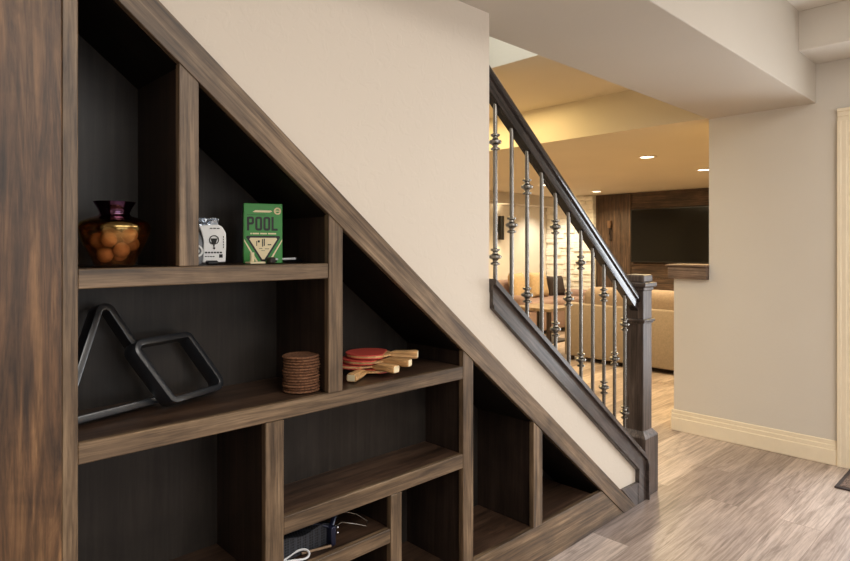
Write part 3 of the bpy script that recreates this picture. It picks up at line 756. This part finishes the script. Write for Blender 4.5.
# --- table tennis paddles
def make_paddle(label):
    r = empty('table_tennis_paddle', (0, 0, 0), label, 'paddle', 'table tennis paddles on the shelf', mtx=Matrix.Identity(4))
    out = []
    n = 40
    for k in range(n):
        a = 2 * PI * k / n; rx = .080 if math.cos(a) > 0 else .076
        out.append((rx * math.cos(a), .074 * math.sin(a)))
    MB().prism([(x, y) for x, y in out], -.0028, .0028, 'XY').build('blade', M['paddlewood'], r)
    rub = [(min(x, .058), y) for x, y in out if x < .0585]
    for s in (1, -1):
        MB().prism(rub, *sorted((s * .0029, s * .0062)), 'XY').build('rubber', M['red'], r)
    h = MB(); L0, L1 = .062, .168
    t = bmesh.new(); ring = []
    for x, w, d in ((L0, .012, .0035), (.074, .0140, .0060), (.092, .0135, .0118), (.13, .0140, .0120), (.160, .0185, .0125), (L1, .0155, .0115)):
        ring.append([t.verts.new((x, sy * w * cx, d * cz)) for sy, cx, cz in ((-1, 1, -.55), (-1, .7, -1), (1, .7, -1), (1, 1, -.55), (1, 1, .55), (1, .7, 1), (-1, .7, 1), (-1, 1, .55))])
    for a, b in zip(ring, ring[1:]):
        for k in range(8): t.faces.new((a[k], a[(k + 1) % 8], b[(k + 1) % 8], b[k]))
    t.faces.new(ring[0][::-1]); t.faces.new(ring[-1]); bmesh.ops.recalc_face_normals(t, faces=t.faces[:])
    h._take(t); ho = h.build('handle', M['paddlewood'], r, smooth=30)
    bx(L1 - .0005, L1 + .001, -.0125, .0125, -.0095, .0095, bev=0).build('end_cap', M['cream'], ho)
    return r
tips = [((1.123, 1.507, .893), (1.272, 1.590), 'bottommost table tennis paddle, its handle pointing left to the shelf front'),
        ((1.262, 1.452, .909), (1.232, 1.612), 'second table tennis paddle from the bottom of the pile'),
        ((1.310, 1.440, .925), (1.240, 1.600), 'second table tennis paddle from the top of the pile'),
        ((1.372, 1.470, .941), (1.258, 1.600), 'topmost red table tennis paddle, its handle farthest right')]
proto = None
for (tip, c, lab) in tips:
    if proto is None: proto = make_paddle(lab); o = proto
    else: o = copy_tree(proto); o['label'] = lab
    d_ = Vector((tip[0] - c[0], tip[1] - c[1])); a = math.atan2(d_.y, d_.x)
    ctr = Vector((tip[0], tip[1])) - d_.normalized() * .168
    o.matrix_world = Matrix.Translation((ctr.x, ctr.y, tip[2])) @ Matrix.Rotation(a, 4, 'Z')

# --- table tennis net set on the lowest visible shelf
S4 = .4105
ns = empty('table_tennis_net', (1.0, 1.52, S4), 'folded black table tennis net with navy post on the low shelf', 'net')
t = bmesh.new(); bmesh.ops.create_cube(t, size=1); bmesh.ops.subdivide_edges(t, edges=t.edges[:], cuts=8, use_grid_fill=True)
for v in t.verts:
    x, y, z = v.co
    v.co = Vector((x * .19, y * .075, (z + .5) * (.058 + .006 * math.sin(9 * x + 3 * y))))
mb = MB(); mb._take(t, mtx(.945, 1.535, S4 + .001, .03)); mb.build('net', M['net'], ns, smooth=40)
rod((.935, 1.492, S4 + .007), (1.022, 1.470, S4 + .007), .0038).build('net_tape', M['paddle_edge'], ns, smooth=40)
pb_ = MB(); pb_.box(1.026, 1.044, 1.474, 1.500, S4, S4 + .058, bev=.003)
pb_.tube([(1.035, 1.49, S4 + .05), (1.062, 1.51, S4 + .074), (1.085, 1.53, S4 + .086)], .0075); pb_.tube([(1.035, 1.49, S4 + .052), (1.0, 1.51, S4 + .064), (.97, 1.53, S4 + .07)], .004)
po = pb_.build('post_bracket', M['navy'], ns, smooth=40)
for p, r in (((1.082, 1.520, S4 + .078), .006), ((1.050, 1.478, S4 + .050), .0045), ((1.050, 1.478, S4 + .034), .0045)): MB().ball(p, r, 12).build('screw', M['wire'], po, smooth=80)
MB().tube([(1.075, 1.515, S4 + .060), (1.12, 1.56, S4 + .052), (1.165, 1.535, S4 + .036), (1.182, 1.500, S4 + .020), (1.165, 1.485, S4 + .014), (1.14, 1.505, S4 + .022), (1.10, 1.525, S4 + .034), (1.06, 1.505, S4 + .040)], .0018, 6).build('wire_loop', M['iron'], ns, smooth=60)
MB().tube([(.905 + .045 * math.cos(2 * PI * k / 24), 1.478 + .020 * math.sin(2 * PI * k / 24), S4 + .012 + .006 * math.sin(2 * PI * k / 12)) for k in range(24)], .0032, 8, True).build('cord_loop', M['cord'], ns, smooth=60)
MB().tube([(.862, 1.490, S4 + .004), (.862, 1.49, S4 + .05), (.866, 1.50, S4 + .062)], .003, 8).build('side_wire', M['cord'], ns, smooth=60)

# clean helper flags
for o in bpy.data.objects:
    if '_local' in o: del o['_local']

# ================================================================ LIGHT
def area(loc, rot, sx, sy, energy, col):
    l = bpy.data.lights.new('added_area_light', 'AREA'); l.shape = 'RECTANGLE'; l.size = sx; l.size_y = sy; l.energy = energy; l.color = col
    o = bpy.data.objects.new('added_area_light', l); COL.objects.link(o); o.location = loc; o.rotation_euler = rot; return o
area((4.75, .38, 1.2), (0, PI / 2, 0), 2.0, 1.1, 105, (.90, .95, 1))            # assumed daylight from an added lamp outside the glazed door
area((1.2, -3.55, 1.45), (PI / 2, 0, 0), 3.2, 1.7, 36, (.9, .95, 1))            # assumed daylight behind the camera, an added lamp before the windowless wall
area((.9, -1.2, 2.62), (0, 0, 0), 2.2, 1.8, 66, (1, .97, .92))                  # added soft light at the games room ceiling, placed to gleam on the racks
area((2.9, -.4, 2.62), (0, 0, 0), 1.0, 1.0, 16, (1, .97, .92))  # second added soft light at the games room ceiling, without a fitting
area((1.4, 2.08, 3.55), (0, 0, 0), 2.2, .7, 26, (.92, 1, .98))                  # assumed light from upstairs, an added lamp under the stairwell ceiling
area((6.4, 3.6, 2.15), (0, 0, 0), 2.6, 2.2, 84, WARM)                            # added warm fill below the living room ceiling, no fitting there
area((3.65, 3.9, 2.46), (0, 0, 0), .7, 2.4, 36, (1, .76, .36))  # added warm fill under the high living room ceiling
spot((4.62, 1.72, 2.12), 45, math.radians(150), (1, .68, .26), .5, .05)  # added spot tucked behind the wall edge to yellow the floor
spot((7.58, 6.14, 1.40), 4, math.radians(110), WARM, .8, .03)
spot((7.58, 6.14, 1.83), 3, math.radians(110), WARM, .8, .03, (PI, 0, 0))
spot((8.45, 5.75, 2.12), 60, math.radians(120), (1, .90, .74), .8, .04)  # added spot brightening the stone pillar, no fitting built
w = bpy.data.worlds.new('world'); scn.world = w; w.use_nodes = True
w.node_tree.nodes['Background'].inputs[0].default_value = (.9, .95, 1, 1); w.node_tree.nodes['Background'].inputs[1].default_value = .3

# ================================================================ CAMERA
cam = bpy.data.cameras.new('camera'); co = bpy.data.objects.new('camera', cam); COL.objects.link(co)
TH = math.radians(46.2647)
co.location = (0, 0, 1.3); co.rotation_euler = (PI / 2, 0, TH - PI / 2)
cam.sensor_width = 36; cam.lens = 598 / 850 * 36; cam.shift_y = -(280.5 - 247.5) / 850
cam.clip_start = .02
scn.camera = co
scn.view_settings.view_transform = 'Standard'; scn.view_settings.look = 'None'; scn.view_settings.exposure = 0
scn.cycles.use_denoising = True; scn.cycles.max_bounces = 8; scn.cycles.diffuse_bounces = 5
scn.cycles.sample_clamp_indirect = 6
